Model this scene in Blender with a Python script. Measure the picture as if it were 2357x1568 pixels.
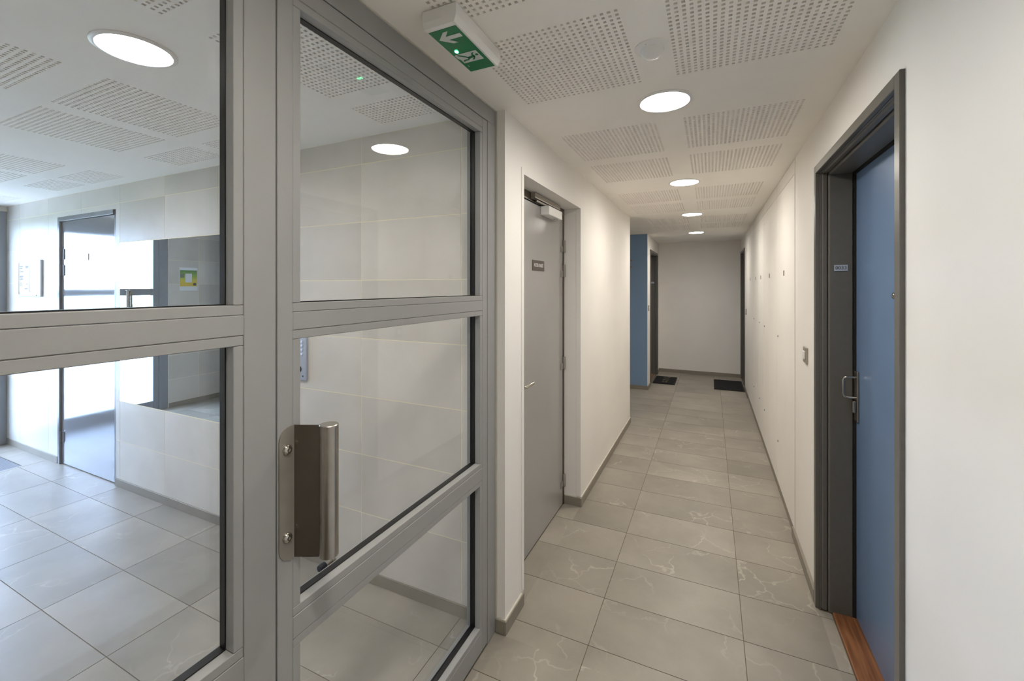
import bpy, bmesh, math, random
from mathutils import Vector, Matrix
from mathutils.geometry import tessellate_polygon
random.seed(7)
for o in list(bpy.data.objects): bpy.data.objects.remove(o)
scene = bpy.context.scene
COL = scene.collection

# ------------------------------------------------------------------ camera, sky, exposure
EYE = 1.52; CEIL = 2.295
cam_d = bpy.data.cameras.new('camera'); cam = bpy.data.objects.new('camera', cam_d); COL.objects.link(cam)
cam.location = (0, 0, EYE); cam.rotation_euler = (math.pi/2, 0, math.atan((1635.5-1178.5)/982.1))
cam_d.lens = 15.0; cam_d.sensor_width = 36; cam_d.sensor_fit = 'HORIZONTAL'
cam_d.shift_y = -124/2357; cam_d.clip_start = 0.02
scene.camera = cam
world = bpy.data.worlds.new('sky'); scene.world = world; world.use_nodes = True
bg = world.node_tree.nodes['Background']
bg.inputs[0].default_value = (0.50, 0.68, 1.0, 1); bg.inputs[1].default_value = 13.5
scene.view_settings.view_transform = 'Standard'; scene.view_settings.look = 'None'
scene.view_settings.gamma = 1; scene.view_settings.use_curve_mapping = False
scene.view_settings.exposure = 1.0
LAMP = 62.0
scene.cycles.use_light_tree = False; scene.cycles.use_denoising = True; scene.cycles.use_adaptive_sampling = True; scene.cycles.adaptive_threshold = .12; scene.cycles.adaptive_min_samples = 20
scene.cycles.max_bounces = 8; scene.cycles.diffuse_bounces = 6; scene.cycles.glossy_bounces = 4; scene.cycles.transparent_max_bounces = 12; scene.cycles.transmission_bounces = 4
# portal at the glazed entrance (guides the daylight, emits nothing itself)
pl = bpy.data.lights.new('entrance_portal', 'AREA'); pl.shape = 'RECTANGLE'; pl.size = 1.3; pl.size_y = 2.3; pl.cycles.is_portal = True
po = bpy.data.objects.new('entrance_portal', pl); COL.objects.link(po)
po.location = (-6.30, 1.0, 1.15); po.rotation_euler = (math.pi/2, 0, -math.pi/2)

# ------------------------------------------------------------------ materials
def lin(c): return tuple(((v/255)/12.92 if v/255 <= .04045 else ((v/255+.055)/1.055)**2.4) for v in c)
MATS = {}
def mat(name, col, rough=.5, metal=0., spec=.5, noise=0., nscale=8., bump=0., bscale=200., coat=0., emit=None, aniso=0.):
    m = bpy.data.materials.new(name); m.use_nodes = True; nt = m.node_tree; b = nt.nodes['Principled BSDF']
    c = lin(col)
    b.inputs['Roughness'].default_value = rough; b.inputs['Metallic'].default_value = metal
    b.inputs['Specular IOR Level'].default_value = spec; b.inputs['Coat Weight'].default_value = coat
    b.inputs['Anisotropic'].default_value = aniso
    b.inputs['Base Color'].default_value = (*c, 1)
    geo = nt.nodes.new('ShaderNodeNewGeometry')
    n = nt.nodes.new('ShaderNodeTexNoise'); n.inputs['Scale'].default_value = nscale; n.inputs['Detail'].default_value = 2 if noise else 0
    nt.links.new(geo.outputs['Position'], n.inputs['Vector'])
    r = nt.nodes.new('ShaderNodeValToRGB')
    k = max(noise, .01)
    r.color_ramp.elements[0].position = .3; r.color_ramp.elements[1].position = .7
    r.color_ramp.elements[0].color = (*[v*(1-k) for v in c], 1); r.color_ramp.elements[1].color = (*[min(1, v*(1+k)) for v in c], 1)
    nt.links.new(n.outputs['Fac'], r.inputs['Fac']); nt.links.new(r.outputs['Color'], b.inputs['Base Color'])
    if bump:
        n2 = nt.nodes.new('ShaderNodeTexNoise'); n2.inputs['Scale'].default_value = bscale; n2.inputs['Detail'].default_value = 0
        nt.links.new(geo.outputs['Position'], n2.inputs['Vector'])
        bp = nt.nodes.new('ShaderNodeBump'); bp.inputs['Strength'].default_value = bump; bp.inputs['Distance'].default_value = .002
        nt.links.new(n2.outputs['Fac'], bp.inputs['Height']); nt.links.new(bp.outputs['Normal'], b.inputs['Normal'])
    if emit:
        b.inputs['Emission Color'].default_value = (*emit[0], 1); b.inputs['Emission Strength'].default_value = emit[1]
    MATS[name] = m; return m
mat('wall_paint', (238, 234, 228), .62, noise=.02, nscale=3)
mat('ceiling_paint', (248, 244, 237), .8, noise=.01)
mat('felt', (96, 89, 79), .95)
mat('frame_grey', (149, 149, 147), .36, noise=.02, bump=.03, bscale=600)
mat('gap_black', (22, 22, 22), .7)
mat('gasket', (14, 14, 15), .35)
mat('door_grey', (163, 160, 157), .22, noise=.015, nscale=5, bump=.05, bscale=45)
mat('door_metal', (150, 153, 158), .10, metal=.35, noise=.01, coat=.2)
mat('metal_frame', (104, 106, 110), .3, metal=.2)
mat('dark_frame', (99, 96, 90), .30, noise=.03, nscale=40, bump=.12, bscale=420)
mat('blue_paint', (112, 138, 174), .24, noise=.03, nscale=2.5, bump=.04, bscale=60)
mat('blue_wall', (128, 156, 190), .55, noise=.02, nscale=3)
mat('steel', (176, 170, 160), .26, metal=1., noise=.05, nscale=30, aniso=.6)
mat('steel_plate', (148, 142, 133), .48, metal=.55, noise=.06, nscale=25)
mat('steel_dark', (120, 113, 104), .34, metal=1., noise=.05, nscale=14)
mat('chrome', (190, 186, 178), .15, metal=1.)
mat('white_plastic', (236, 234, 230), .35)
mat('grey_plastic', (150, 146, 138), .4)
mat('aluminium', (172, 166, 155), .42, metal=.6)
mat('base_tile', (140, 133, 121), .5, noise=.05, nscale=20)
mat('silicone', (205, 200, 188), .5)
mat('grout', (112, 103, 88), .9, noise=.08, nscale=9)
mat('wall_grout', (240, 231, 204), .9)
mat('dark_tile', (66, 70, 78), .4, noise=.05, nscale=5)
mat('dark_grout', (105, 108, 112), .9)
mat('sign_brown', (84, 75, 68), .5)
mat('ink_white', (232, 230, 226), .6)
mat('ink_dark', (70, 72, 78), .7)
mat('plate_blue', (170, 178, 194), .35)
mat('exit_green', (18, 120, 70), .3)
mat('exit_white', (208, 212, 208), .35)
mat('led_green', (120, 255, 180), .3, emit=((.10, 1., .42), 14.))
mat('mat_black', (16, 16, 16), .95, noise=.15, nscale=300, bump=.5, bscale=500)
mat('mat_edge', (36, 34, 30), .8)
mat('mat_print', (120, 112, 92), .9)
mat('rubber', (24, 27, 38), .5)
mat('key_panel', (188, 196, 212), .32, metal=.3)
mat('key_button', (206, 214, 236), .3, metal=.3)
mat('letter_grey', (140, 134, 124), .35, metal=.4)
mat('board_white', (196, 198, 202), .4)
mat('paper', (206, 208, 212), .6)
mat('poster_white', (236, 238, 240), .5)
mat('poster_grey', (108, 120, 112), .5)
mat('poster_dark', (70, 72, 60), .5)
mat('entrance_grey', (132, 138, 146), .35)
mat('paving', (190, 188, 182), .9, noise=.08, nscale=2)
mat('grass', (130, 150, 78), .9, noise=.25, nscale=6)
mat('grate_metal', (150, 152, 156), .4, metal=.5)
mat('lamp_ring', (236, 234, 230), .4)
mat('lamp_diffuser', (255, 252, 246), .5, emit=((1., .952, .875), LAMP))
mat('lamp_pole', (150, 155, 165), .5)

def lamp_profile():
    # lensed downlight: brighter straight down than sideways
    m = MATS['lamp_diffuser']; nt = m.node_tree; N = nt.nodes.new; L = nt.links.new; b = nt.nodes['Principled BSDF']
    geo = N('ShaderNodeNewGeometry'); dp = N('ShaderNodeVectorMath'); dp.operation = 'DOT_PRODUCT'; L(geo.outputs['Incoming'], dp.inputs[0]); L(geo.outputs['Normal'], dp.inputs[1])
    ma = N('ShaderNodeMath'); ma.operation = 'MULTIPLY_ADD'; L(dp.outputs['Value'], ma.inputs[0]); ma.inputs[1].default_value = LAMP*.85; ma.inputs[2].default_value = LAMP*.40
    L(ma.outputs[0], b.inputs['Emission Strength'])
lamp_profile()
def wood():
    m = bpy.data.materials.new('wood_threshold'); m.use_nodes = True; nt = m.node_tree; b = nt.nodes['Principled BSDF']
    geo = nt.nodes.new('ShaderNodeNewGeometry'); mp = nt.nodes.new('ShaderNodeMapping')
    mp.inputs['Scale'].default_value = (60, 3.5, 60)
    n = nt.nodes.new('ShaderNodeTexNoise'); n.inputs['Scale'].default_value = 1.; n.inputs['Detail'].default_value = 6; n.inputs['Distortion'].default_value = .6
    r = nt.nodes.new('ShaderNodeValToRGB'); e = r.color_ramp.elements
    e[0].position = .3; e[0].color = (*lin((100, 60, 38)), 1); e[1].position = .7; e[1].color = (*lin((156, 106, 70)), 1)
    nt.links.new(geo.outputs['Position'], mp.inputs['Vector']); nt.links.new(mp.outputs['Vector'], n.inputs['Vector'])
    nt.links.new(n.outputs['Fac'], r.inputs['Fac']); nt.links.new(r.outputs['Color'], b.inputs['Base Color'])
    b.inputs['Roughness'].default_value = .35; MATS['wood_threshold'] = m
wood()

def stone(name, c0, c1, vein, vein_amt, rough, scale=1.4, speck=.0):
    """tile: cloudy base, a few pale wandering veins, each piece a little different in tone"""
    m = bpy.data.materials.new(name); m.use_nodes = True; nt = m.node_tree; b = nt.nodes['Principled BSDF']; N = nt.nodes.new; L = nt.links.new
    geo = N('ShaderNodeNewGeometry'); oi = N('ShaderNodeObjectInfo')
    off = N('ShaderNodeVectorMath'); off.operation = 'SCALE'; off.inputs[0].default_value = (13., 7.7, 5.1); L(oi.outputs['Random'], off.inputs['Scale'])
    add = N('ShaderNodeVectorMath'); add.operation = 'ADD'; L(geo.outputs['Position'], add.inputs[0]); L(off.outputs['Vector'], add.inputs[1])
    n1 = N('ShaderNodeTexNoise'); n1.inputs['Scale'].default_value = scale*2.2; n1.inputs['Detail'].default_value = 5; n1.inputs['Roughness'].default_value = .6
    L(add.outputs['Vector'], n1.inputs['Vector'])
    r1 = N('ShaderNodeValToRGB'); e = r1.color_ramp.elements
    e[0].position = .32; e[0].color = (*lin(c0), 1); e[1].position = .68; e[1].color = (*lin(c1), 1); L(n1.outputs['Fac'], r1.inputs['Fac'])
    # veins: thin cracks (cell edges of a distorted voronoi), broken up by a mask
    n2 = N('ShaderNodeVectorMath'); n2.operation = 'MULTIPLY_ADD'; L(n1.outputs['Color'], n2.inputs[0]); n2.inputs[1].default_value = (.55, .55, .55); L(add.outputs['Vector'], n2.inputs[2])
    vo = N('ShaderNodeTexVoronoi'); vo.feature = 'DISTANCE_TO_EDGE'; vo.inputs['Scale'].default_value = scale*4.2; L(n2.outputs['Vector'], vo.inputs['Vector'])
    mr = N('ShaderNodeMapRange'); mr.inputs['From Min'].default_value = .002; mr.inputs['From Max'].default_value = .022; mr.inputs['To Min'].default_value = 1; mr.inputs['To Max'].default_value = 0
    L(vo.outputs['Distance'], mr.inputs['Value'])
    n3 = N('ShaderNodeTexNoise'); n3.inputs['Scale'].default_value = scale*4; n3.inputs['Detail'].default_value = 3; L(add.outputs['Vector'], n3.inputs['Vector'])
    m3 = N('ShaderNodeMapRange'); m3.inputs['From Min'].default_value = .50; m3.inputs['From Max'].default_value = .72; L(n3.outputs['Fac'], m3.inputs['Value'])
    mul = N('ShaderNodeMath'); mul.operation = 'MULTIPLY'; L(mr.outputs['Result'], mul.inputs[0]); L(m3.outputs['Result'], mul.inputs[1])
    mu2 = N('ShaderNodeMath'); mu2.operation = 'MULTIPLY'; L(mul.outputs[0], mu2.inputs[0]); mu2.inputs[1].default_value = vein_amt
    mx = N('ShaderNodeMix'); mx.data_type = 'RGBA'; L(mu2.outputs[0], mx.inputs['Factor']); L(r1.outputs['Color'], mx.inputs[6]); mx.inputs[7].default_value = (*lin(vein), 1)
    hs = N('ShaderNodeHueSaturation'); tv = N('ShaderNodeMapRange'); tv.inputs['To Min'].default_value = .93; tv.inputs['To Max'].default_value = 1.07
    L(oi.outputs['Random'], tv.inputs['Value']); L(tv.outputs['Result'], hs.inputs['Value']); L(mx.outputs[2], hs.inputs['Color'])
    L(hs.outputs['Color'], b.inputs['Base Color'])
    rr = N('ShaderNodeMapRange'); rr.inputs['To Min'].default_value = rough-.06; rr.inputs['To Max'].default_value = rough+.08; L(n3.outputs['Fac'], rr.inputs['Value']); L(rr.outputs['Result'], b.inputs['Roughness'])
    n4 = N('ShaderNodeTexNoise'); n4.inputs['Scale'].default_value = 90; n4.inputs['Detail'].default_value = 1; L(add.outputs['Vector'], n4.inputs['Vector'])
    bp = N('ShaderNodeBump'); bp.inputs['Strength'].default_value = .12; bp.inputs['Distance'].default_value = .002; L(n4.outputs['Fac'], bp.inputs['Height']); L(bp.outputs['Normal'], b.inputs['Normal'])
    MATS[name] = m
stone('floor_tile', (136, 130, 119), (161, 154, 142), (200, 193, 178), .6, .40, scale=.8)
stone('wall_tile', (205, 199, 189), (219, 213, 204), (190, 184, 176), .25, .38, scale=1.0)

def glass():
    m = bpy.data.materials.new('clear_glass'); m.use_nodes = True; nt = m.node_tree; nt.nodes.clear(); N = nt.nodes.new; L = nt.links.new
    out = N('ShaderNodeOutputMaterial'); tr = N('ShaderNodeBsdfTransparent'); gl = N('ShaderNodeBsdfGlossy'); mx = N('ShaderNodeMixShader')
    tr.inputs['Color'].default_value = (.977, .979, .981, 1); gl.inputs['Roughness'].default_value = 0.0
    geo = N('ShaderNodeNewGeometry'); dp = N('ShaderNodeVectorMath'); dp.operation = 'DOT_PRODUCT'
    L(geo.outputs['Incoming'], dp.inputs[0]); L(geo.outputs['Normal'], dp.inputs[1])
    ab = N('ShaderNodeMath'); ab.operation = 'ABSOLUTE'; L(dp.outputs['Value'], ab.inputs[0])
    om = N('ShaderNodeMath'); om.operation = 'SUBTRACT'; om.inputs[0].default_value = 1; L(ab.outputs[0], om.inputs[1])
    pw = N('ShaderNodeMath'); pw.operation = 'POWER'; L(om.outputs[0], pw.inputs[0]); pw.inputs[1].default_value = 5
    sc = N('ShaderNodeMath'); sc.operation = 'MULTIPLY_ADD'; L(pw.outputs[0], sc.inputs[0]); sc.inputs[1].default_value = .96; sc.inputs[2].default_value = .04
    L(sc.outputs[0], mx.inputs['Fac']); L(tr.outputs[0], mx.inputs[1]); L(gl.outputs[0], mx.inputs[2]); L(mx.outputs[0], out.inputs['Surface'])
    MATS['clear_glass'] = m
glass()
def mirror_mat():
    m = bpy.data.materials.new('mirror_silver'); m.use_nodes = True; b = m.node_tree.nodes['Principled BSDF']
    b.inputs['Base Color'].default_value = (.86, .88, .88, 1); b.inputs['Metallic'].default_value = 1; b.inputs['Roughness'].default_value = .005
    MATS['mirror_silver'] = m
mirror_mat()
def poster_mat():
    m = bpy.data.materials.new('poster_print'); m.use_nodes = True; nt = m.node_tree; b = nt.nodes['Principled BSDF']
    tc = nt.nodes.new('ShaderNodeTexCoord'); sp = nt.nodes.new('ShaderNodeSeparateXYZ'); r = nt.nodes.new('ShaderNodeValToRGB')
    nt.links.new(tc.outputs['Generated'], sp.inputs[0]); nt.links.new(sp.outputs['Z'], r.inputs['Fac']); nt.links.new(r.outputs['Color'], b.inputs['Base Color'])
    e = r.color_ramp.elements; e[0].position = .05; e[0].color = (*lin((225, 190, 60)), 1); e[1].position = .95; e[1].color = (*lin((80, 140, 70)), 1)
    x = e.new(.35); x.color = (*lin((220, 205, 60)), 1); x = e.new(.6); x.color = (*lin((150, 180, 60)), 1)
    MATS['poster_print'] = m
poster_mat()

# ------------------------------------------------------------------ mesh helpers
WL = {}                                        # world position of every object's origin
def link(name, bm, m, parent=None, smooth=False, origin=None):
    me = bpy.data.meshes.new(name)
    vs = [v.co for v in bm.verts]
    lo = Vector((min(v[i] for v in vs) for i in range(3))); hi = Vector((max(v[i] for v in vs) for i in range(3)))
    c = Vector(origin) if origin is not None else Vector(((lo.x+hi.x)/2, (lo.y+hi.y)/2, (lo.z+hi.z)/2))
    bmesh.ops.translate(bm, verts=bm.verts, vec=-c)
    bmesh.ops.recalc_face_normals(bm, faces=bm.faces)
    bm.to_mesh(me); bm.free()
    if smooth:
        for p in me.polygons: p.use_smooth = True
        try: me.set_sharp_from_angle(angle=math.radians(40))
        except Exception: pass
    if m: me.materials.append(MATS[m])
    o = bpy.data.objects.new(name, me); COL.objects.link(o); WL[o.name] = c
    o.location = c
    if parent: o.parent = parent; o.location = c - WL[parent.name]
    return o
def badd(bm, x0, x1, y0, y1, z0, z1, bevel=0., seg=1):
    vs = [bm.verts.new((x, y, z)) for x in (x0, x1) for y in (y0, y1) for z in (z0, z1)]
    fs = [bm.faces.new([vs[i] for i in f]) for f in ((0,1,3,2),(4,6,7,5),(0,4,5,1),(2,3,7,6),(0,2,6,4),(1,5,7,3))]
    if bevel:
        es = list({e for f in fs for e in f.edges})
        bmesh.ops.bevel(bm, geom=es, offset=bevel, segments=seg, profile=.5, affect='EDGES')
def box(name, b, m, parent=None, bevel=0., seg=1):
    bm = bmesh.new()
    for q in (b if isinstance(b[0], (list, tuple)) else [b]): badd(bm, *q, bevel, seg)
    return link(name, bm, m, parent, smooth=bevel > 0 and seg > 1)
def tadd(bm, pts, r, n=14, caps=True):
    pts = [Vector(p) for p in pts]; rings = []; up = None
    for i, p in enumerate(pts):
        d = (pts[min(i+1, len(pts)-1)] - pts[max(i-1, 0)]).normalized()
        if up is None: up = d.orthogonal().normalized()
        up = (up - d*up.dot(d)).normalized(); s = d.cross(up)
        rr = r[i] if isinstance(r, (list, tuple)) else r
        rings.append([bm.verts.new(p + rr*(math.cos(2*math.pi*k/n)*up + math.sin(2*math.pi*k/n)*s)) for k in range(n)])
    for a, b in zip(rings, rings[1:]):
        for k in range(n): bm.faces.new((a[k], a[(k+1) % n], b[(k+1) % n], b[k]))
    if caps: bm.faces.new(rings[0]); bm.faces.new(rings[-1][::-1])
def tube(name, pts, r, m, parent=None, n=14):
    bm = bmesh.new(); tadd(bm, pts, r, n); return link(name, bm, m, parent, True)
def lathe(name, prof, c, axis, m, parent=None, n=32):
    """prof: (radius, distance along axis) pairs; axis: unit vector"""
    bm = bmesh.new(); c = Vector(c); ax = Vector(axis).normalized(); u = ax.orthogonal().normalized(); w = ax.cross(u); rings = []
    for r, h in prof:
        if r <= 1e-6: rings.append([bm.verts.new(c+ax*h)])
        else: rings.append([bm.verts.new(c+ax*h+r*(math.cos(2*math.pi*k/n)*u+math.sin(2*math.pi*k/n)*w)) for k in range(n)])
    for a, b in zip(rings, rings[1:]):
        if len(a) == 1 and len(b) == 1: continue
        for k in range(n):
            if len(a) == 1: bm.faces.new((a[0], b[(k+1) % n], b[k]))
            elif len(b) == 1: bm.faces.new((a[k], a[(k+1) % n], b[0]))
            else: bm.faces.new((a[k], a[(k+1) % n], b[(k+1) % n], b[k]))
    return link(name, bm, m, parent, True)
def poly(name, pts, o, right, up, thick, m, parent=None):
    """flat outline pts (u, v) placed at o with axes right/up, thickened along right x up"""
    bm = bmesh.new(); o = Vector(o); R = Vector(right); U = Vector(up); nn = R.cross(U).normalized()
    a = [bm.verts.new(o+R*p[0]+U*p[1]) for p in pts]; b = [bm.verts.new(o+R*p[0]+U*p[1]+nn*thick) for p in pts]
    k = len(pts)
    for t3 in tessellate_polygon([[Vector((p[0], p[1], 0)) for p in pts]]):
        bm.faces.new([a[i] for i in t3]); bm.faces.new([b[i] for i in t3[::-1]])
    for i in range(k): bm.faces.new((a[i], a[(i+1) % k], b[(i+1) % k], b[i]))
    return link(name, bm, m, parent)
def text(name, s, size, o, right, up, m, parent=None, thick=.0006, sx=1.):
    cu = bpy.data.curves.new('t', 'FONT'); cu.body = s; cu.size = size; cu.align_x = 'CENTER'; cu.align_y = 'CENTER'; cu.extrude = thick; cu.resolution_u = 3
    t = bpy.data.objects.new('t', cu); COL.objects.link(t); dg = bpy.context.evaluated_depsgraph_get(); dg.update()
    me = bpy.data.meshes.new_from_object(t.evaluated_get(dg)); bpy.data.objects.remove(t)
    R = Vector(right); U = Vector(up); n = R.cross(U); M = Matrix((R*sx, U, n)).transposed().to_4x4(); M.translation = Vector(o)
    bm = bmesh.new(); bm.from_mesh(me); bmesh.ops.transform(bm, matrix=M, verts=bm.verts)
    return link(name, bm, m, parent)
def empty(name, loc, label, cat, group=None, kind=None):
    o = bpy.data.objects.new(name, None); o.empty_display_size = .05; COL.objects.link(o); o.location = loc; WL[o.name] = Vector(loc)
    tag(o, label, cat, group, kind); return o
def tag(o, label, cat, group=None, kind=None):
    o['label'] = label; o['category'] = cat
    if group: o['group'] = group
    if kind: o['kind'] = kind
    return o
def struct(o, label, cat): return tag(o, label, cat, kind='structure')
def sub(rects, h):
    """rectangles minus rectangle h"""
    out = []
    for (a, b, c, d) in rects:
        if h[0] >= b-1e-6 or h[1] <= a+1e-6 or h[2] >= d-1e-6 or h[3] <= c+1e-6: out.append((a, b, c, d)); continue
        if h[0] > a: out.append((a, h[0], c, d))
        if h[1] < b: out.append((h[1], b, c, d))
        A, B = max(a, h[0]), min(b, h[1])
        if h[2] > c: out.append((A, B, c, h[2]))
        if h[3] < d: out.append((A, B, h[3], d))
    return [r for r in out if r[1]-r[0] > .006 and r[3]-r[2] > .006]

# ------------------------------------------------------------------ main dimensions
XL, XR = -.816, .462            # corridor wall faces
YB = 1.68                       # lobby back wall (tile face) and the end of the corridor's left wall
FX0, FX1 = -.859, -.935         # faces of the glazed screen
YE = 8.06                       # far end wall
XF = -.840                      # left wall face beyond the blue wall
YN0, YN1 = 4.875, 6.53          # side passage on the left
XW = -6.16                      # lobby entrance wall
YD = -.35                       # lobby's near wall
BH = .058                       # skirting height

# ------------------------------------------------------------------ floor
floor = struct(box('floor', [(XW-.3, XR+.35, -1.7, YE+.2, -.15, -.0015)], 'grout'), 'grey stone-look tiled floor of the corridor and the lobby', 'floor')
TCACHE = {}
def tile_piece(name, parent, x0, x1, y0, y1, z0, z1, m):
    key = (m, round(x1-x0, 3), round(y1-y0, 3), round(z1-z0, 3))
    if key in TCACHE:
        o = bpy.data.objects.new(name, TCACHE[key]); COL.objects.link(o)
        c = Vector(((x0+x1)/2, (y0+y1)/2, (z0+z1)/2)); WL[o.name] = c; o.parent = parent; o.location = c-WL[parent.name]; return o
    o = box(name, (x0, x1, y0, y1, z0, z1), m, parent); TCACHE[key] = o.data; return o
G = .0016
def floor_tiles(xs, ys, regions):
    for i in range(len(xs)-1):
        for j in range(len(ys)-1):
            for (a, b, c, d) in regions:
                x0, x1, y0, y1 = max(xs[i]+G, a), min(xs[i+1]-G, b), max(ys[j]+G, c), min(ys[j+1]-G, d)
                if x1-x0 > .012 and y1-y0 > .012: tile_piece('tile', floor, x0, x1, y0, y1, -.006, 0, 'floor_tile')
ys = [1.775+.3033*k for k in range(-8, 22)]
xs = [-.470+.599*k for k in range(-4, 3)]
floor_tiles(xs, ys, [(FX0+.0, XR, -.75, YB-.01), (XL, XR, YB-.01, YN0), (-.935, XL, 1.885, 2.875), (-2.6, XR, YN0, YN1), (XF, XR, YN1, YE), (XR, .509, 1.50, 2.425)])
lx = [-1.040-.604*k for k in range(10, -2, -1)]; ly = [1.503+.309*k for k in range(-6, 2)]
floor_tiles(lx, ly, [(-5.30, FX1-.0, YD, YB), (XW, -5.30, 1.53, YB), (XW, -5.30, YD, .42), (-5.04, -4.13, YB, 1.735)])

# ------------------------------------------------------------------ ceiling with perforated panels
PIT, HOLE = .0199, .0098
def perf_mesh(nx, ny):
    bm = bmesh.new(); w = (nx-1)*PIT+HOLE+.01; d = (ny-1)*PIT+HOLE+.01; D = .0125
    X = [-w/2]; Y = [-d/2]
    for i in range(nx): a = -(nx-1)*PIT/2+i*PIT; X += [a-HOLE/2, a+HOLE/2]
    for i in range(ny): a = -(ny-1)*PIT/2+i*PIT; Y += [a-HOLE/2, a+HOLE/2]
    X.append(w/2); Y.append(d/2)
    def q(pts, mi=0):
        f = bm.faces.new([bm.verts.new(p) for p in pts]); f.material_index = mi
    for j in range(len(Y)-1):
        if j % 2 == 0: q([(X[0], Y[j], 0), (X[0], Y[j+1], 0), (X[-1], Y[j+1], 0), (X[-1], Y[j], 0)]); continue
        for i in range(len(X)-1):
            x0, x1, y0, y1 = X[i], X[i+1], Y[j], Y[j+1]
            if i % 2 == 0: q([(x0, y0, 0), (x0, y1, 0), (x1, y1, 0), (x1, y0, 0)]); continue
            q([(x0, y0, 0), (x0, y1, 0), (x0, y1, D), (x0, y0, D)]); q([(x1, y0, 0), (x1, y0, D), (x1, y1, D), (x1, y1, 0)])
            q([(x0, y0, 0), (x0, y0, D), (x1, y0, D), (x1, y0, 0)]); q([(x0, y1, 0), (x1, y1, 0), (x1, y1, D), (x0, y1, D)])
            q([(x0, y0, D), (x0, y1, D), (x1, y1, D), (x1, y0, D)], 1)
    me = bpy.data.meshes.new('perforated_panel'); bm.to_mesh(me); bm.free()
    me.materials.append(MATS['ceiling_paint']); me.materials.append(MATS['felt']); return me, w, d
FULL = perf_mesh(24, 24); PART = perf_mesh(24, 10); CUT = perf_mesh(17, 24); CUTP = perf_mesh(17, 10)
corr = [(x, y, FULL) for y in (-.68, -.075, .83, 1.437, 2.342, 2.947, 3.868, 4.473, 5.385, 5.99) for x in (-.4705, .1215)]
lob = []
for x, A, B in ((-1.252, CUT, CUTP), (-2.268, FULL, PART), (-2.846, FULL, PART), (-3.980, FULL, PART), (-4.555, FULL, PART), (-5.69, FULL, PART)):
    lob += [(x, .447, A), (x, 1.038, A), (x, 1.482, B)]
bm = bmesh.new()
def ceil_region(x0, x1, y0, y1, panels):
    rects = [(x0, x1, y0, y1)]
    for (x, y, P) in panels: rects = sub(rects, (x-P[1]/2, x+P[1]/2, y-P[2]/2, y+P[2]/2))
    for (a, b, c, d) in rects: bm.faces.new([bm.verts.new(p) for p in ((a, c, CEIL), (a, d, CEIL), (b, d, CEIL), (b, c, CEIL))])
ceil_region(-.9, XR+.02, -1.6, YE+.02, corr); ceil_region(-5.2, -.9, YN0-.1, YN1+.1, []); ceil_region(-.9-.1, -.9, YN1, YE, [])
ceil_region(XW-.02, -.9, YD-.02, YB+.05, lob)
badd(bm, XW-.35, XR+.4, -1.75, YE+.25, CEIL+.02, CEIL+.15)
me = bpy.data.meshes.new('ceiling'); bm.to_mesh(me); bm.free(); me.materials.append(MATS['ceiling_paint'])
ceiling = bpy.data.objects.new('ceiling', me); COL.objects.link(ceiling); WL['ceiling'] = Vector()
struct(ceiling, 'white plasterboard ceiling with square groups of small square perforations', 'ceiling')
for (x, y, P) in corr + lob:
    o = bpy.data.objects.new('perforated_panel', P[0]); COL.objects.link(o); o.parent = ceiling; o.location = (x, y, CEIL)

# ------------------------------------------------------------------ walls
Z0, Z1 = -.02, CEIL+.03
D3 = dict(y0=1.446, y1=2.473, top=2.092)       # blue door 0033
D5 = (7.16, 8.03)                               # far right door
wall_right = struct(box('wall_right', [(XR, .66, -1.6, D3['y0']+.02, Z0, Z1), (XR, .66, D3['y0']+.02, D3['y1']-.02, D3['top']-.02, Z1), (XR, .66, D3['y1']-.02, 3.05, Z0, Z1),
    (.66, .8, -1.7, YE+.2, Z0, Z1), (XR+.04, .66, 3.05, 6.73, Z0, Z1), (XR, .66, 6.73, D5[0]+.02, Z0, Z1), (XR, .66, D5[0]+.02, D5[1]-.02, 2.07, Z1), (XR, .66, D5[1]-.02, YE+.1, Z0, Z1)], 'wall_paint'),
    'cream painted wall on the right side of the corridor', 'wall')
wall_left = struct(box('wall_left', [(FX1, XL, YB, 1.885, Z0, Z1), (FX1-.06, XL, 1.885, 2.875, 2.062, Z1), (FX1, XL, 2.875, YN0, Z0, Z1), (-1.15, -.985, 1.80, YN0-.0, Z0, Z1)], 'wall_paint'),
    'cream painted wall on the left, pierced by the grey stair door', 'wall')
wall_passage = struct(box('wall_passage', [(-5.2, -1.15, YN0-.15, YN0, Z0, Z1), (-5.25, -5.1, YN0-.15, YN1+.15, Z0, Z1)], 'wall_paint'), 'cream walls of the side passage before the blue wall', 'wall')
D4 = (6.80, 7.80)
wall_blue = struct(box('wall_blue', [(-5.2, XF-.004, YN1, YN1+.12, Z0, Z1)], 'blue_wall'), 'blue painted wall facing the camera at the side passage', 'wall')
wall_far_left = struct(box('wall_far_left', [(XF-.2, XF, YN1+.12, D4[0]+.02, Z0, Z1), (XF-.004, XF, YN1, YN1+.12, Z0, Z1), (XF-.2, XF, D4[0]+.02, D4[1]-.02, 2.07, Z1), (XF-.2, XF, D4[1]-.02, YE+.1, Z0, Z1), (XF-.35, XF-.2, YN1+.12, YE+.1, Z0, Z1)], 'wall_paint'),
    'narrow cream wall beyond the blue wall, with the far left door', 'wall')
wall_end = struct(box('wall_end', [(XF-.35, .8, YE, YE+.15, Z0, Z1)], 'wall_paint'), 'plain cream wall closing the far end of the corridor', 'wall')
wall_behind = struct(box('wall_behind', [(FX1-.2, .8, -1.75, -1.6, Z0, Z1), (FX1-.12, FX0, -1.6, YD, Z0, Z1)], 'wall_paint'), 'cream walls closing the corridor behind the viewer', 'wall')

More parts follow.
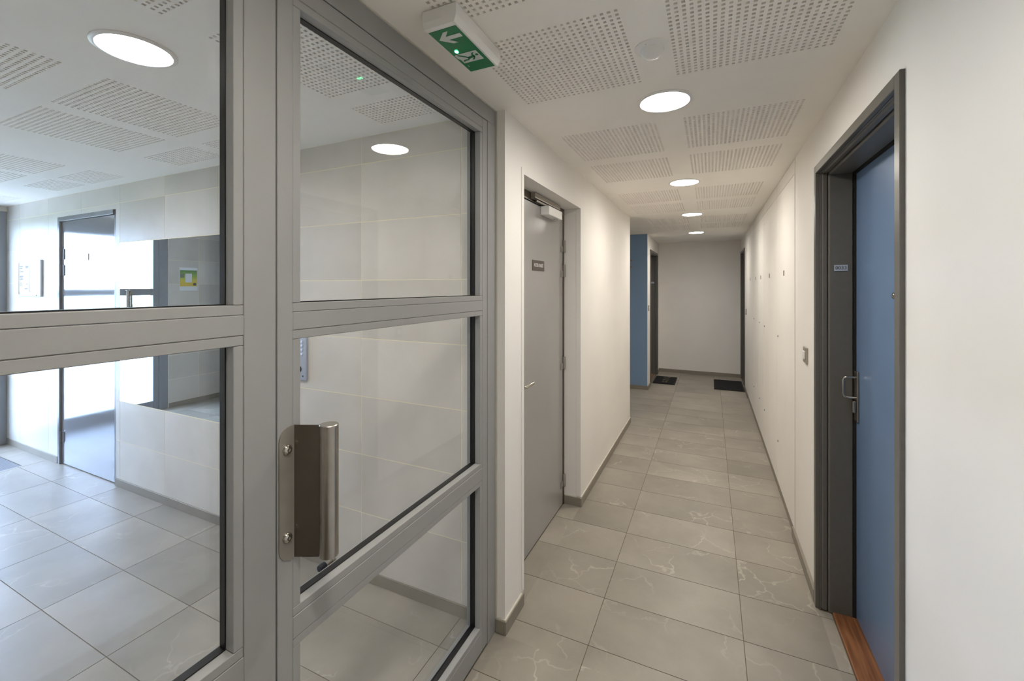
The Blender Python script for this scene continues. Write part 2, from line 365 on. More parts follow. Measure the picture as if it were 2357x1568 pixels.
# lobby walls: backing in grout colour, every tile its own piece
LD = (-5.09, -4.12, 2.115)                      # lobby metal door opening
bk = YB+.0009
wall_back = struct(box('wall_back', [(XW-.3, LD[0], bk, bk+.2, Z0, Z1), (LD[0], LD[1], bk, bk+.2, LD[2], Z1), (LD[1], FX1+.001, bk, bk+.2, Z0, Z1), (LD[0]-.1, LD[1]+.1, bk+.2, bk+.3, Z0, Z1), (-1.15, FX1, bk+.2, 1.9, Z0, Z1)], 'wall_grout'),
    'lobby wall clad in beige stone-look tiles behind the glazed screen', 'wall')
MIR = (-4.066, -2.250, .650, 1.855)
wx = [-1.040-.6044*k for k in range(9, -1, -1)]; wx = [XW] + [x for x in wx if x > XW+.02] + [FX1]
wz = [BH] + [.348+.3014*k for k in range(7)] + [CEIL]
def wall_tiles(us, vs, holes, place):
    for i in range(len(us)-1):
        for j in range(len(vs)-1):
            r = [(us[i]+.0021, us[i+1]-.0021, vs[j]+.0021, vs[j+1]-.0021)]
            for h in holes: r = sub(r, h)
            for q in r: place(*q)
wall_tiles(wx, wz, [(LD[0], LD[1], -.1, LD[2]), MIR], lambda a, b, c, d: tile_piece('wall_tile', wall_back, a, b, YB, YB+.002, c, d, 'wall_tile'))
EN = (.33, YB, 2.245)                            # entrance opening in the wall x = XW
wall_entrance = struct(box('wall_entrance', [(XW-.2, XW-.0012, YD-.1, EN[0], Z0, Z1), (XW-.2, XW-.0012, EN[0], YB+.001, EN[2], Z1)], 'wall_grout'), 'beige tiled end wall of the lobby around the glazed entrance', 'wall')
wall_tiles([YD, -.198+.0, .327][0:1]+[-.02, EN[0], EN[0]+.6, YB], wz, [(EN[0], YB, -.1, EN[2])], lambda a, b, c, d: tile_piece('wall_tile', wall_entrance, XW-.002, XW, a, b, c, d, 'wall_tile'))
wall_lobby_near = struct(box('wall_lobby_near', [(XW-.2, FX0, YD-.3, YD-.0012, Z0, Z1)], 'dark_grout'), 'near lobby wall with dark grey tiles by the entrance, seen in the mirror', 'wall')
wall_tiles([XW+.604*k for k in range(9)]+[FX1], wz, [], lambda a, b, c, d: tile_piece('wall_tile', wall_lobby_near, a, b, YD-.002, YD, c, d, 'dark_tile' if b < -4.9 else 'wall_tile'))

# skirting
def skirting(name, bs, label, m='base_tile'):
    o = struct(box(name, bs, m, bevel=.0012), label, 'baseboard'); return o
t = .010
skirting('baseboard_left', [(XL, XL+t, YB-t, 1.872, 0, BH), (FX1+.077, XL, YB-t, YB, 0, BH), (XL, XL+t, 2.865, YN0+t, 0, BH), (-.93, XL, 2.865, 2.8745, 0, BH), (-1.15, XL, YN0, YN0+t, 0, BH)], 'grey tile skirting along the left corridor wall')
skirting('baseboard_right', [(XR-t-.003, XR, 2.475, 3.085, 0, BH), (XR-t-.003, XR, -1.6, 1.444, 0, BH), (XR-t, XR, 6.60, 7.157, 0, BH), (XR-.0015, XR+.03, 3.085, 6.60, 0, BH-.012)], 'grey tile skirting along the right corridor wall')
skirting('baseboard_end', [(XF, XR, YE-t, YE, 0, BH)], 'grey tile skirting at the foot of the far end wall')
skirting('baseboard_blue', [(-5.1, XF, YN1-t, YN1-.0002, 0, BH), (XF, XF+t, YN1-t, D4[0]-.003, 0, BH), (XF, XF+t, D4[1]+.003, YE-t, 0, BH)], 'grey tile skirting under the blue wall')
skirting('baseboard_back', [(XW, LD[0]-.002, YB-.006, YB+.009, 0, BH), (LD[1]+.002, FX1-.001, YB-.006, YB+.009, 0, BH)], 'grey tile skirting under the beige lobby wall tiles')
skirting('baseboard_entrance', [(XW, XW+.008, YD, EN[0]-.002, 0, BH)], 'grey tile skirting under the poster beside the entrance')
# silicone line on top of the skirting, corner beads of the niche
trim_1 = struct(box('trim_1', [(XL, XL+.007, YB-.007, 1.857, BH, BH+.006), (FX1+.08, XL, YB-.007, YB, BH, BH+.006), (XL, XL+.006, 2.88, YN0+.006, BH, BH+.005), (-.93, XL-.031, 2.869, 2.874, BH, BH+.005)], 'silicone'), 'pale sealant line on top of the left skirting', 'trim')
trim_2 = struct(box('trim_2', [(XL, XL+.0035, 1.858, 1.885, BH+.006, 2.092), (XL-.030, XL+.0035, 2.8715, 2.8785, BH+.006, 2.062)], 'wall_paint', bevel=.0012), 'cream metal corner beads edging the grey door niche', 'trim')
trim_3 = struct(box('trim_3', [(FX0-.002, FX0+.006, YB-.006, YB-.0005, BH, CEIL-.001), (FX0-.002, FX0+.004, -.3, YB-.006, CEIL-.005, CEIL-.0005)], 'silicone'), 'pale sealant line between glazed screen, wall and ceiling', 'trim')

# ------------------------------------------------------------------ glazed screen
TZ = (1.421, 1.462); MZ = (.718, .768); BD = .0205; GX = -.900
def light_unit(parent, y0, y1, panes, gx=GX):
    """beads, gasket and pane for each opening (z0, z1) between y0 and y1 (bead outer edges)"""
    for (z0, z1) in panes:
        e = .0006
        for (a, b, c, d) in ((y0+e, y1-e, z0+e, z0+BD), (y0+e, y1-e, z1-BD, z1-e), (y0+e, y0+BD, z0+BD+e, z1-BD-e), (y1-BD, y1-e, z0+BD+e, z1-BD-e)):
            box('glazing_bead', (-.886, FX0-.0008, a, b, c, d), 'frame_grey', parent, bevel=.0012)
        i0, i1, k0, k1 = y0+BD-.001, y1-BD+.001, z0+BD-.001, z1-BD+.001; q = .0035
        box('gasket', [(GX, -.884, i0, i1, k0, k0+q), (GX, -.884, i0, i1, k1-q, k1), (GX, -.884, i0, i0+q, k0+q, k1-q), (GX, -.884, i1-q, i1, k0+q, k1-q),
                       (GX-.0095, GX-.0067, i0-.012, i1+.012, k0-.012, k0-.002), (GX-.0095, GX-.0067, i0-.012, i1+.012, k1+.002, k1+.012), (GX-.0095, GX-.0067, i0-.012, i0-.002, k0, k1), (GX-.0095, GX-.0067, i1+.002, i1+.012, k0, k1)], 'gasket', parent)
        box('pane', (GX-.0065, GX-.0002, i0-.006, i1+.006, k0-.006, k1+.006), 'clear_glass', parent)
def bars(parent, name, b): return box(name, b, 'frame_grey', parent, bevel=.0015)
scr = empty('window_1', (FX0, .2, 0), 'fixed grey-framed glass panel of the screen, left of the glass door', 'glazed partition', kind='structure')
bars(scr, 'post', (FX1, FX0, .556, .6265, 0, 2.225)); bars(scr, 'jamb', (FX1, FX0, 1.6015, YB-.007, 0, 2.225)); bars(scr, 'head_rail', (FX1, FX0, YD, YB-.007, 2.225, CEIL-.001))
bars(scr, 'post', (FX1, FX0, YD, -.27, 0, 2.225))
bars(scr, 'transom', (FX1, FX0, -.27, .556, *TZ)); bars(scr, 'rail', (FX1, FX0, -.27, .556, *MZ)); bars(scr, 'bottom_rail', (FX1, FX0, -.27, .556, .0, .09))
light_unit(scr, -.27, .556, [(.09, MZ[0]), (MZ[1], TZ[0]), (TZ[1], 2.225)])
box('gap_dark_strip', [(FX1+.01, FX0-.018, .6265, .6300, .005, 2.225), (FX1+.01, FX0-.018, 1.5975, 1.6015, .005, 2.225), (FX1+.01, FX0-.018, .63, 1.5975, 2.2215, 2.225)], 'gap_black', scr)  # black strips stand in for the shade in the gaps round the leaf
gd = empty('door_1', (FX0, 1.1, 0), 'grey-framed glass door with three panes and a steel pull handle', 'door', kind='structure')
y0, y1 = .6300, 1.5975
bars(gd, 'stile', (FX1, FX0, y0, .668, .008, 2.2215)); bars(gd, 'stile', (FX1, FX0, 1.557, y1, .008, 2.2215))
bars(gd, 'top_rail', (FX1, FX0, .668, 1.557, 2.181, 2.2215)); bars(gd, 'transom', (FX1, FX0, .668, 1.557, *TZ)); bars(gd, 'mid_rail', (FX1, FX0, .668, 1.557, *MZ)); bars(gd, 'bottom_rail', (FX1, FX0, .668, 1.557, .008, .09))
light_unit(gd, .668, 1.557, [(.09, MZ[0]), (MZ[1], TZ[0]), (TZ[1], 2.181)])
def pull_handle(parent, yp, zb, x0, s=1):
    """bent steel plate with a round bar, projecting along s*x"""
    H = .299; r = .03; pts = []
    for cx_, cz, a0 in ((r, H-r, 90), (r, r, 180)):
        for k in range(7): a = math.radians(a0+15*k); pts.append((cx_+r*math.cos(a), cz+r*math.sin(a)))
    pts += [(.041, 0), (.041, H)]
    p = poly('pull_handle', pts, (x0, yp-.041, zb), (0, 1, 0), (0, 0, 1), .003, 'steel_plate', parent)
    ux, uy = s*.907, .42
    poly('flange', [(0, 0), (.060, 0), (.060, H), (0, H)], (x0+s*.0015, yp-.0015, zb), (ux, uy, 0), (0, 0, 1), .003, 'steel_dark', p)  # darker steel than the plate: shade of the turned side put into the colour
    lathe('grip', [(0, 0), (.0195, 0), (.0208, .0015), (.0208, H-.0015), (.0195, H), (0, H)], (x0+ux*.0775, yp+uy*.0775, zb+.001), (0, 0, 1), 'steel', p, 40)
    for z in (.053, .249):
        lathe('screw', [(.0115, 0), (.0115, .002), (.009, .0052), (.0048, .0066), (.0042, .0066), (.0042, .0042), (0, .0042)], (x0+s*.003, yp-.022, zb+z), (s, 0, 0), 'chrome', p, 20)
    return p
pull_handle(gd, .673, .907, FX0)

# ------------------------------------------------------------------ grey stair door (left)
d2 = empty('door_2', (-.935, 2.4, 0), 'plain grey door marked ACCES ETAGES in the left wall niche', 'door', kind='structure')
LX = -.935
leaf = box('leaf', (LX-.04, LX, 1.935, 2.848, .006, 2.008), 'door_grey', d2, bevel=.002)
box('frame', [(LX-.045, LX+.004, 2.852, 2.874, 0, 2.012), (LX-.045, LX+.004, 1.886, 1.931, 0, 2.012), (LX-.045, LX+.004, 1.886, 2.874, 2.012, 2.061)], 'steel_dark', d2, bevel=.002)
box('edge_gap_strip', [(LX-.03, LX-.004, 2.848, 2.852, 0, 2.01), (LX-.03, LX-.004, 1.935, 2.85, 2.008, 2.012)], 'gap_black', d2)  # black strips filling the gap round the leaf
sg = box('sign_plate', (LX, LX+.003, 2.286, 2.476, 1.615, 1.676), 'sign_brown', d2)
text('lettering', 'ACCES ETAGES', .029, (LX+.0035, 2.381, 1.646), (0, 1, 0), (0, 0, 1), 'ink_white', sg, sx=.74)
for z in (1.800, 1.630, .988, .169):
    hg = lathe('hinge', [(0, -.042), (.009, -.042), (.010, -.040), (.010, .040), (.009, .042), (0, .042)], (LX+.010, 2.853, z), (0, 0, 1), 'grey_plastic', d2, 14)
    box('hinge_leaf', [(LX, LX+.004, 2.800, 2.853, z-.04, z-.001), (LX+.003, LX+.008, 2.853, 2.873, z+.001, z+.04)], 'grey_plastic', hg)
lv = tube('lever_handle', [(LX, 2.03, .992), (LX+.035, 2.03, .992), (LX+.052, 2.04, .992), (LX+.056, 2.06, .992), (LX+.056, 2.165, .992)], .0095, 'chrome', d2)
box('lock_plate', (LX, LX+.006, 2.01, 2.05, .90, 1.09), 'chrome', lv, bevel=.001)
cl = box('door_closer', (LX, LX+.056, 2.42, 2.668, 1.955, 2.008), 'white_plastic', d2, bevel=.002)
box('screw_cover', [(LX+.018, LX+.026, 2.60, 2.616, 1.9535, 1.955), (LX+.03, LX+.036, 2.625, 2.633, 1.9535, 1.955)], 'steel_dark', cl)
rl = box('closer_rail', [(LX+.004, LX+.032, 2.255, 2.70, 2.036, 2.056), (LX+.028, LX+.032, 2.255, 2.70, 2.026, 2.036), (LX+.004, LX+.008, 2.255, 2.70, 2.026, 2.036)], 'aluminium', d2, bevel=.0008)
box('closer_arm', (LX+.012, LX+.024, 2.30, 2.64, 2.012, 2.024), 'steel_dark', rl, bevel=.001)
box('mark', (LX+.056, LX+.0563, 2.648, 2.651, 1.985, 1.995), 'ink_dark', cl)

# ------------------------------------------------------------------ apartment doors
def apartment_door(name, label, ya, yb, top, side, xw, leafm='blue_paint', full=True, handle_y=None):
    """steel-framed flat door; side=+1: recess towards +x from the face xw"""
    s = side; d = empty(name, (xw, (ya+yb)/2, 0), label, 'door', kind='structure')
    X = lambda v: xw+s*v
    def bx(nm, x0, x1, a, b, c, e, m, par, bv=.0015):
        return box(nm, (min(X(x0), X(x1)), max(X(x0), X(x1)), a, b, c, e), m, par, bevel=bv)
    for (x0, x1, w) in ((-.012, .004, .036), (.004, .012, .039), (.012, .036, .043), (.036, .130, .052)):
        nm = 'architrave' if x0 < 0 else 'jamb'
        bv = .0055 if w in (.043, .052) else .0015
        bx(nm, x0, x1, ya, ya+w, 0, top, 'dark_frame', d, bv); bx(nm, x0, x1, yb-w, yb, 0, top, 'dark_frame', d, bv)
        bx('head' if x0 >= 0 else 'architrave', x0, x1, ya+w, yb-w, top-w, top, 'dark_frame', d, bv)
    lx = .138
    lf = bx('leaf', lx, lx+.038, ya+.058, yb-.058, .016, top-.058, leafm, d, .002)
    bx('edge_gap_strip', .130, .176, ya+.002, ya+.0575, .0, top-.002, 'gap_black', d, 0); bx('edge_gap_strip', .130, .176, yb-.0575, yb-.002, .0, top-.002, 'gap_black', d, 0); bx('edge_gap_strip', .130, .176, ya+.0575, yb-.0575, top-.0575, top-.002, 'gap_black', d, 0)  # dark recess between jamb and leaf, its shade put in as black strips
    bx('threshold', .050, lx+.03, ya+.052, yb-.052, -.004, .013, 'wood_threshold', d, .004)
    if full:
        hy = handle_y
        hp = bx('handle_plate', lx-.009, lx, hy-.022, hy+.022, .915, 1.140, 'steel', d, .002)
        tube('handle_grip', [(X(lx-.004), hy-.004, 1.112), (X(lx-.040), hy-.004, 1.112), (X(lx-.050), hy-.004, 1.108), (X(lx-.054), hy-.004, 1.098), (X(lx-.054), hy-.004, 1.034), (X(lx-.050), hy-.004, 1.024), (X(lx-.040), hy-.004, 1.020), (X(lx-.004), hy-.004, 1.020)], .0052, 'chrome', hp, 10)
        bx('lock_guard', lx-.022, lx-.008, hy-.014, hy+.014, .952, 1.006, 'chrome', hp, .004)
        lathe('peephole', [(.0115, 0), (.0115, .003), (.009, .006), (.006, .006), (.005, .004), (0, .004)], (X(lx), (ya+yb)/2+.012, 1.487), (-s, 0, 0), 'chrome', d, 20)
    return d
d3 = apartment_door('door_3', 'blue flat door numbered 0033 in a deep dark grey steel frame', D3['y0'], D3['y1'], D3['top'], 1, XR, handle_y=2.392)
pt = box('number_plate', (.519, .570, D3['y1']-.0545, D3['y1']-.052, 1.592, 1.620), 'plate_blue', d3, bevel=.0006)
text('digits', '0033', .021, (.5445, D3['y1']-.0548, 1.606), (1, 0, 0), (0, 0, 1), 'ink_dark', pt, sx=1.05)
d4 = apartment_door('door_4', 'dark-framed flat door at the far left beside the blue wall', D4[0], D4[1], 2.09, -1, XF, full=False)
box('number_plate', (XF-.115, XF-.045, D4[1]-.0545, D4[1]-.052, 1.575, 1.603), 'plate_blue', d4)
lathe('peephole', [(.011, 0), (.011, .003), (.008, .006), (0, .005)], (XF-.138, 7.3, 1.487), (1, 0, 0), 'chrome', d4, 16)
d5 = apartment_door('door_5', 'dark-framed flat door at the far right, next to the end wall', D5[0], D5[1], 2.095, 1, XR, full=False)

# ------------------------------------------------------------------ service closet fronts
cs = empty('utility_closet', (XR, 4.9, 0), 'row of five flush cream service cupboard doors with small key locks', 'cupboard')
PY = [3.05, 3.81, 4.70, 5.165, 5.75, 6.73]
for i in range(5):
    a, b = PY[i]+.0045, PY[i+1]-.0045
    box('header_panel', (XR-.001, XR+.036, a, b, 2.2045, CEIL-.002), 'wall_paint', cs, bevel=.0012)
    pn = box('door_panel', (XR-.002, XR+.036, a, b, BH-.006, 2.2005), 'wall_paint', cs, bevel=.0012)
    c = (3.462, 4.259, 4.953, 5.497, 6.248)[i]
    box('lock_plate', (XR-.0045, XR-.0015, c-.016, c+.016, 1.595, 1.632), 'steel', pn, bevel=.0006)
    if i < 4:
        for z, q in ((2.105, 'white_plastic'), (1.148, 'ink_dark'), (.36, 'ink_dark')):
            lathe('latch', [(.008, 0), (.008, .002), (.0045, .0035), (0, .0035)], (XR-.0018, b-.055, z), (-1, 0, 0), q, pn, 12)
struct(box('trim_4', [(XR-.0006, XR+.01, 3.0475, 3.0502, BH, CEIL-.001)], 'base_tile'), 'thin joint line where the cupboard fronts begin', 'trim')

# ------------------------------------------------------------------ lobby metal door, entrance
d6 = empty('door_6', (-4.6, YB, 0), 'glossy grey metal door in the tiled lobby wall, reflecting daylight', 'door', kind='structure')
ly_ = YB+.012
box('frame', [(LD[0], LD[0]+.036, YB-.004, ly_+.05, 0, LD[2]), (LD[1]-.036, LD[1], YB+.004, ly_+.05, 0, LD[2]), (LD[0]+.036, LD[1]-.036, YB-.004, ly_+.05, LD[2]-.036, LD[2])], 'metal_frame', d6, bevel=.002)
lf6 = box('leaf', (LD[0]+.039, LD[1]-.039, ly_, ly_+.045, .006, LD[2]-.039), 'door_metal', d6, bevel=.002)
box('edge_gap_strip', [(LD[0]+.03, LD[0]+.045, ly_+.01, ly_+.04, 0, LD[2]-.03), (LD[0]+.03, LD[1]-.03, ly_+.01, ly_+.04, LD[2]-.045, LD[2]-.03)], 'gap_black', d6)  # black strips in the gap between frame and leaf
for z in (1.798, 1.660, .236):
    lathe('hinge', [(0, -.045), (.011, -.045), (.011, .045), (0, .045)], (LD[0]+.044, ly_-.010, z), (0, 0, 1), 'metal_frame', d6, 14)
    box('hinge_leaf', (LD[0]+.040, LD[0]+.085, ly_-.005, ly_, z-.045, z+.045), 'metal_frame', d6)
box('name_plate', (-4.74, -4.58, ly_-.004, ly_, 1.735, 1.79), 'key_panel', d6)

d7 = empty('door_7', (XW, 1.0, 0), 'grey-framed glazed entrance door at the bright end of the lobby', 'door', kind='structure')
eb = lambda nm, a, b, c, d: box(nm, (XW-.075, XW-.006, a, b, c, d), 'entrance_grey', d7, bevel=.002)
eb('post', EN[0], .428, 0, EN[2]); eb('post', 1.60, YB-.001, 0, EN[2]); eb('head_rail', .428, 1.60, 2.165, EN[2])
eb('stile', .432, .488, .008, 2.162); eb('stile', 1.53, 1.597, .008, 2.162); eb('bottom_rail', .488, 1.53, .008, .125); eb('mid_rail', .488, 1.53, 1.415, 1.494); eb('top_rail', .488, 1.53, 2.09, 2.162)
box('pane', (XW-.043, XW-.037, .486, 1.532, .123, 1.417), 'clear_glass', d7); box('pane', (XW-.043, XW-.037, .486, 1.532, 1.492, 2.092), 'clear_glass', d7)
pull_handle(d7, .735, 1.18, XW-.006)
# outside
struct(box('ground_paving', (-12.5, XW-.2, -8, 14, -.12, -.02), 'paving'), 'pale paving outside the entrance, seen in the mirror', 'ground')
struct(box('ground_grass', [(-45, -12.5, -40, 45, -.12, .0)], 'grass'), 'lawn beyond the paving outside the entrance', 'ground')
sl = empty('street_lamp', (-30, -4.0, 0), 'distant two-armed street lamp outside, seen in the lobby mirror', 'street lamp')
tube('pole', [(-30, -4.0, 0), (-30, -4.0, 4.6)], .09, 'lamp_pole', sl, 10)
tube('arm', [(-30, -4.0, 3.9), (-30, -2.6, 4.2), (-30, -1.5, 4.75)], .05, 'lamp_pole', sl, 8); tube('arm', [(-30, -4.0, 3.9), (-30, -5.4, 4.2), (-30, -6.5, 4.75)], .05, 'lamp_pole', sl, 8)

# ------------------------------------------------------------------ ceiling lights
GRP = 'round recessed ceiling lights'
def make_light(loc, label):
    o = empty('ceiling_light', loc, label, 'ceiling light', GRP)
    lathe('trim_ring', [(.1115, 0), (.1115, .0025), (.106, .0065), (.098, .0065), (.0945, .003), (.0945, 0)], loc, (0, 0, -1), 'lamp_ring', o, 56)
    lathe('diffuser', [(.0945, .0032), (0, .0032)], loc, (0, 0, -1), 'lamp_diffuser', o, 40)
    return o
L0 = make_light((-.174, 1.885, CEIL), 'round ceiling light nearest the camera, in front of the motion detector')
def dup(root, loc, label):
    r = root.copy(); COL.objects.link(r); r.location = loc; r['label'] = label
    for ch in root.children:
        c = ch.copy(); COL.objects.link(c); c.parent = r
    return r
dup(L0, (-.176, 3.405, CEIL), 'second round ceiling light down the corridor')
dup(L0, (-.180, 4.945, CEIL), 'third round ceiling light down the corridor')
dup(L0, (-.184, 6.630, CEIL), 'round ceiling light nearest the far end wall')
dup(L0, (-.174, .357, CEIL), 'unseen added round ceiling light above the viewer, before the nearest one in view')  # guessed lamp out of view, kept to light the near end of the screen
dup(L0, (-3.415, .745, CEIL), 'unseen added round ceiling light deeper in the lobby, towards the entrance')  # lamp added out of view to lift the lobby's brightness
dup(L0, (-1.705, .745, CEIL), 'round ceiling light in the lobby, seen through the fixed glass panel')

# ------------------------------------------------------------------ exit sign, motion detector
ex = empty('exit_sign', (-.68, 1.115, CEIL), 'green emergency exit sign with arrow and running figure under the ceiling', 'exit sign')
bm = bmesh.new(); zb = 2.243
T0 = [(-.735, .983), (-.625, .983), (-.625, 1.252), (-.735, 1.252)]; T1 = [(-.733, .986), (-.633, .986), (-.633, 1.248), (-.733, 1.248)]
va = [bm.verts.new((*p, CEIL-.003)) for p in T0]; vm = [bm.verts.new((*p, zb+.018)) for p in T0]; vb = [bm.verts.new((*p, zb)) for p in T1]
bm.faces.new(va); bm.faces.new(vb[::-1])
for A, B in ((va, vm), (vm, vb)):
    for i in range(4): bm.faces.new((A[i], A[(i+1) % 4], B[(i+1) % 4], B[i]))
link('housing', bm, 'white_plastic', ex)
# sign plane: right = +y, up = +x, facing down
SX0, SY0 = -.729, 1.003; SW, SH = .237, .090
fl = box('green_face', (SX0, SX0+SH, SY0, SY0+SW, zb-.0012, zb-.0001), 'exit_green', ex)
def sp(name, pts, m, lift): return poly(name, [(p[0], p[1]) for p in pts], (SX0, SY0, zb-.0012-lift), (0, 1, 0), (1, 0, 0), .0004, m, fl)
sp('arrow', [(.041, .009), (.070, .040), (.070, .056), (.0495, .036), (.0495, .083), (.0325, .083), (.0325, .036), (.012, .056), (.012, .040)], 'exit_white', .0006)
sp('doorway', [(.128, .080), (.181, .080), (.181, .010), (.160, .010), (.146, .004), (.130, .004), (.128, .012)], 'exit_white', .0006)
def stroke(pts, w):
    out_l, out_r = [], []
    for i, p in enumerate(pts):
        a = Vector(pts[max(i-1, 0)]); b = Vector(pts[min(i+1, len(pts)-1)]); d = (b-a).normalized(); n = Vector((-d.y, d.x))*w/2
        out_l.append(Vector(p)+n); out_r.append(Vector(p)-n)
    return [tuple(v) for v in out_l+out_r[::-1]]
LIFT = .0011
sp('figure', [(.1500+.0052*math.cos(a*.5236), .0715+.0052*math.sin(a*.5236)) for a in range(12)], 'exit_green', LIFT)
for pts, w in (([(.152, .062), (.156, .050), (.158, .038)], .011), ([(.152, .060), (.142, .058), (.136, .066)], .005), ([(.154, .060), (.166, .055), (.171, .047)], .005), ([(.157, .040), (.166, .034), (.166, .018)], .0065), ([(.166, .019), (.172, .015)], .005), ([(.157, .040), (.146, .030), (.134, .016)], .0065), ([(.136, .018), (.131, .013)], .005)):
    sp('figure', stroke(pts, w), 'exit_green', LIFT)
sp('indicator_light', [(.113+.0075*math.cos(a*.5236), .022+.0050*math.sin(a*.5236)) for a in range(12)], 'led_green', LIFT)
sp('print_mark', [(.196, .012), (.207, .012), (.207, .014), (.196, .014)], 'exit_white', .0008)
md = empty('motion_detector', (-.172, 1.445, CEIL), 'white round motion detector on the ceiling between perforated panels', 'detector')
lathe('base_ring', [(.054, 0), (.054, .003), (.050, .007), (.037, .009), (.036, .007)], (-.172, 1.445, CEIL), (0, 0, -1), 'white_plastic', md, 40)
lathe('dome', [(.0365, .006), (.0355, .014), (.031, .023), (.023, .030), (.012, .034), (0, .035)], (-.172, 1.445, CEIL), (0, 0, -1), 'white_plastic', md, 32)
lathe('sensor_hole', [(.0016, 0), (.0016, .0006), (0, .0006)], (-.186, 1.404, CEIL-.0075), (0, 0, -1), 'ink_dark', md, 8)

# ------------------------------------------------------------------ switches
def switch(yc, zc, xf, s, label):
    o = empty('door_bell_switch', (xf, yc, zc), label, 'switch', 'small square bell switches')
    b = lambda nm, d0, d1, w, h, m, bv: box(nm, (min(xf+s*d0, xf+s*d1), max(xf+s*d0, xf+s*d1), yc-w, yc+w, zc-h, zc+h), m, o, bevel=bv)
    b('plate', .0002, .009, .042, .042, 'aluminium', .002)
    r = b('rocker', .009, .015, .022, .022, 'white_plastic', .003); return o
switch(2.715, 1.157, XR, -1, 'metal bell switch beside the blue door 0033'); switch(6.90, 1.163, XR, -1, 'small bell switch near the far right door'); switch(6.63, 1.20, XF, 1, 'small bell switch on the strip between blue wall and far left door')

# ------------------------------------------------------------------ doormats
def doormat(x0, x1, y0, y1, label):
    o = empty('doormat', ((x0+x1)/2, (y0+y1)/2, 0), label, 'doormat', 'black doormats')
    box('backing', (x0, x1, y0, y1, .0003, .006), 'mat_edge', o, bevel=.002); box('pile', (x0+.018, x1-.018, y0+.018, y1-.018, .004, .011), 'mat_black', o, bevel=.002); return o
m1 = doormat(XF+.006, -.500, 7.02, 7.61, 'black doormat with pale printed lettering before the far left door')
bm = bmesh.new()
for gy in range(3):
    for k in range(26):
        x = -.655+random.uniform(-.045, .045); y = 7.12+gy*.165+random.uniform(0, .125); s_ = random.uniform(.004, .008)
        badd(bm, x-s_, x+s_, y-s_, y+s_, .0108, .0114)
link('print', bm, 'mat_print', m1)['kind'] = 'stuff'
doormat(.045, XR-.012, 6.985, 7.72, 'plain black doormat before the far right door')

# ------------------------------------------------------------------ wall letter on the blue wall
pts = []
for k in range(21): a = math.radians(42+276*k/20); pts.append((.058*math.cos(a), .066*math.sin(a)))
for k in range(20, -1, -1): a = math.radians(42+276*k/20); pts.append((.036*math.cos(a), .044*math.sin(a)))
tag(poly('wall_letter', pts, (-1.100, YN1-.0005, 1.862), (1, 0, 0), (0, 0, 1), .012, 'letter_grey'), 'grey metal letter C on the blue wall, half hidden by the corner', 'letter')

# ------------------------------------------------------------------ lobby things
mi = empty('mirror', (-3.15, YB, MIR[2]), 'large frameless wall mirror set in the lobby tiles, reflecting the entrance', 'mirror')
box('mirror_glass', (MIR[0]+.002, MIR[1]-.002, YB+.0005, YB+.008, MIR[2]+.002, MIR[3]-.002), 'mirror_silver', mi, bevel=.001)
nb = empty('notice_board', (-5.62, YB, 1.43), 'white framed notice board beside the metal lobby door', 'notice board')
box('back_panel', (-5.860, -5.385, YB-.012, YB-.0005, 1.433, 1.756), 'board_white', nb)
box('frame', [(-5.864, -5.842, YB-.016, YB-.0005, 1.429, 1.760), (-5.403, -5.381, YB-.016, YB-.0005, 1.429, 1.760), (-5.842, -5.403, YB-.016, YB-.0005, 1.429, 1.451), (-5.842, -5.403, YB-.016, YB-.0005, 1.738, 1.760)], 'board_white', nb, bevel=.002)
pp = box('notice_sheet', (-5.835, -5.62, YB-.0135, YB-.0120, 1.47, 1.73), 'paper', nb)
bm = bmesh.new()
for (x, z, w) in [(-5.825, 1.70, .07), (-5.825, 1.685, .06), (-5.825, 1.655, .08), (-5.825, 1.612, .08), (-5.825, 1.596, .07), (-5.825, 1.58, .07), (-5.825, 1.55, .05), (-5.825, 1.53, .06), (-5.70, 1.70, .06), (-5.70, 1.69, .05), (-5.68, 1.54, .02), (-5.72, 1.497, .07)]:
    badd(bm, x, x+w, YB-.0141, YB-.0135, z, z+.008)
link('print', bm, 'ink_dark', pp)['kind'] = 'stuff'
box('lock', (-5.47, -5.455, YB-.019, YB-.016, 1.436, 1.446), 'steel_dark', nb)
kp = empty('intercom_keypad', (-2.09, YB, 1.0), 'silver door entry keypad with round buttons on the lobby wall', 'keypad')
box('panel', (-2.147, -2.037, YB-.014, YB-.0005, .996, 1.335), 'key_panel', kp, bevel=.003, seg=2)
KX = (-2.1175, -2.0925, -2.0675)
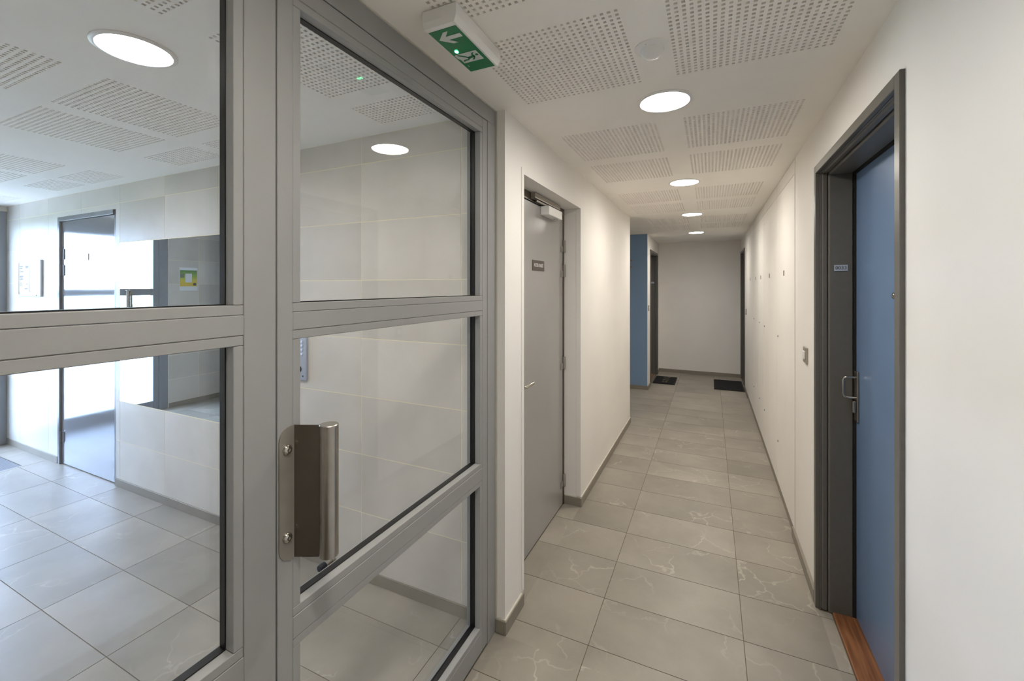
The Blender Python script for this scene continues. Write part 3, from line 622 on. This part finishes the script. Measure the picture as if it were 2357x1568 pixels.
for j in range(4):
    for x in KX: lathe('button', [(.0088, 0), (.0088, .003), (.0065, .0045), (0, .0045)], (x, YB-.014, 1.143+.023*j+.0), (0, -1, 0), 'key_button', kp, 16)
lathe('button', [(.0088, 0), (.0088, .003), (.0065, .0045), (0, .0045)], (KX[1], YB-.014, 1.114), (0, -1, 0), 'key_button', kp, 16)
lathe('reader', [(.019, 0), (.019, .005), (.016, .010), (.009, .012), (0, .012)], (KX[1], YB-.014, 1.058), (0, -1, 0), 'rubber', kp, 24)
box('emblem', (-2.068, -2.057, YB-.0146, YB-.014, 1.016, 1.024), 'ink_dark', kp)
box('display', (-2.13, -2.055, YB-.0150, YB-.0138, 1.27, 1.315), 'rubber', kp)
ds = empty('door_stop', (-1.845, YB, .05), 'small round door stop with dark rubber tip at the lobby skirting', 'door stop')
lathe('stem', [(.022, 0), (.022, .004), (.015, .008), (.015, .055)], (-1.845, YB-.006, .050), (0, -1, 0), 'chrome', ds, 24)
lathe('rubber_tip', [(.018, .050), (.019, .054), (.019, .080), (.016, .086), (0, .086)], (-1.845, YB-.006, .050), (0, -1, 0), 'rubber', ds, 24)
ps = empty('poster', (XW, .10, 1.47), 'green and yellow notice on the tiled wall by the entrance, seen in the mirror', 'poster')
box('sheet', (XW+.0002, XW+.0012, -.003, .207, 1.468, 1.768), 'poster_white', ps)
pq = box('print_panel', (XW+.0012, XW+.0016, .002, .202, 1.525, 1.732), 'poster_print', ps)
box('white_note', (XW+.0016, XW+.0020, .062, .140, 1.575, 1.690), 'poster_white', pq, bevel=0)
box('grey_note', (XW+.0016, XW+.0020, .155, .198, 1.635, 1.682), 'poster_grey', pq)
lathe('badge', [(.019, 0), (.019, .0004), (0, .0004)], (XW+.0016, .030, 1.552), (1, 0, 0), 'poster_dark', pq, 20)
em = empty('entrance_mat', (-5.7, .97, 0), 'recessed metal entrance grating in the lobby floor by the entrance', 'entrance mat')
box('tray', (XW+.004, -5.304, .424, 1.526, -.0014, -.0008), 'gap_black', em)
k = 0; x = XW+.012
while x < -5.312:
    tile_piece('slat', em, x, x+.014, .428, 1.522, -.0008, .0, 'grate_metal'); x += .0225
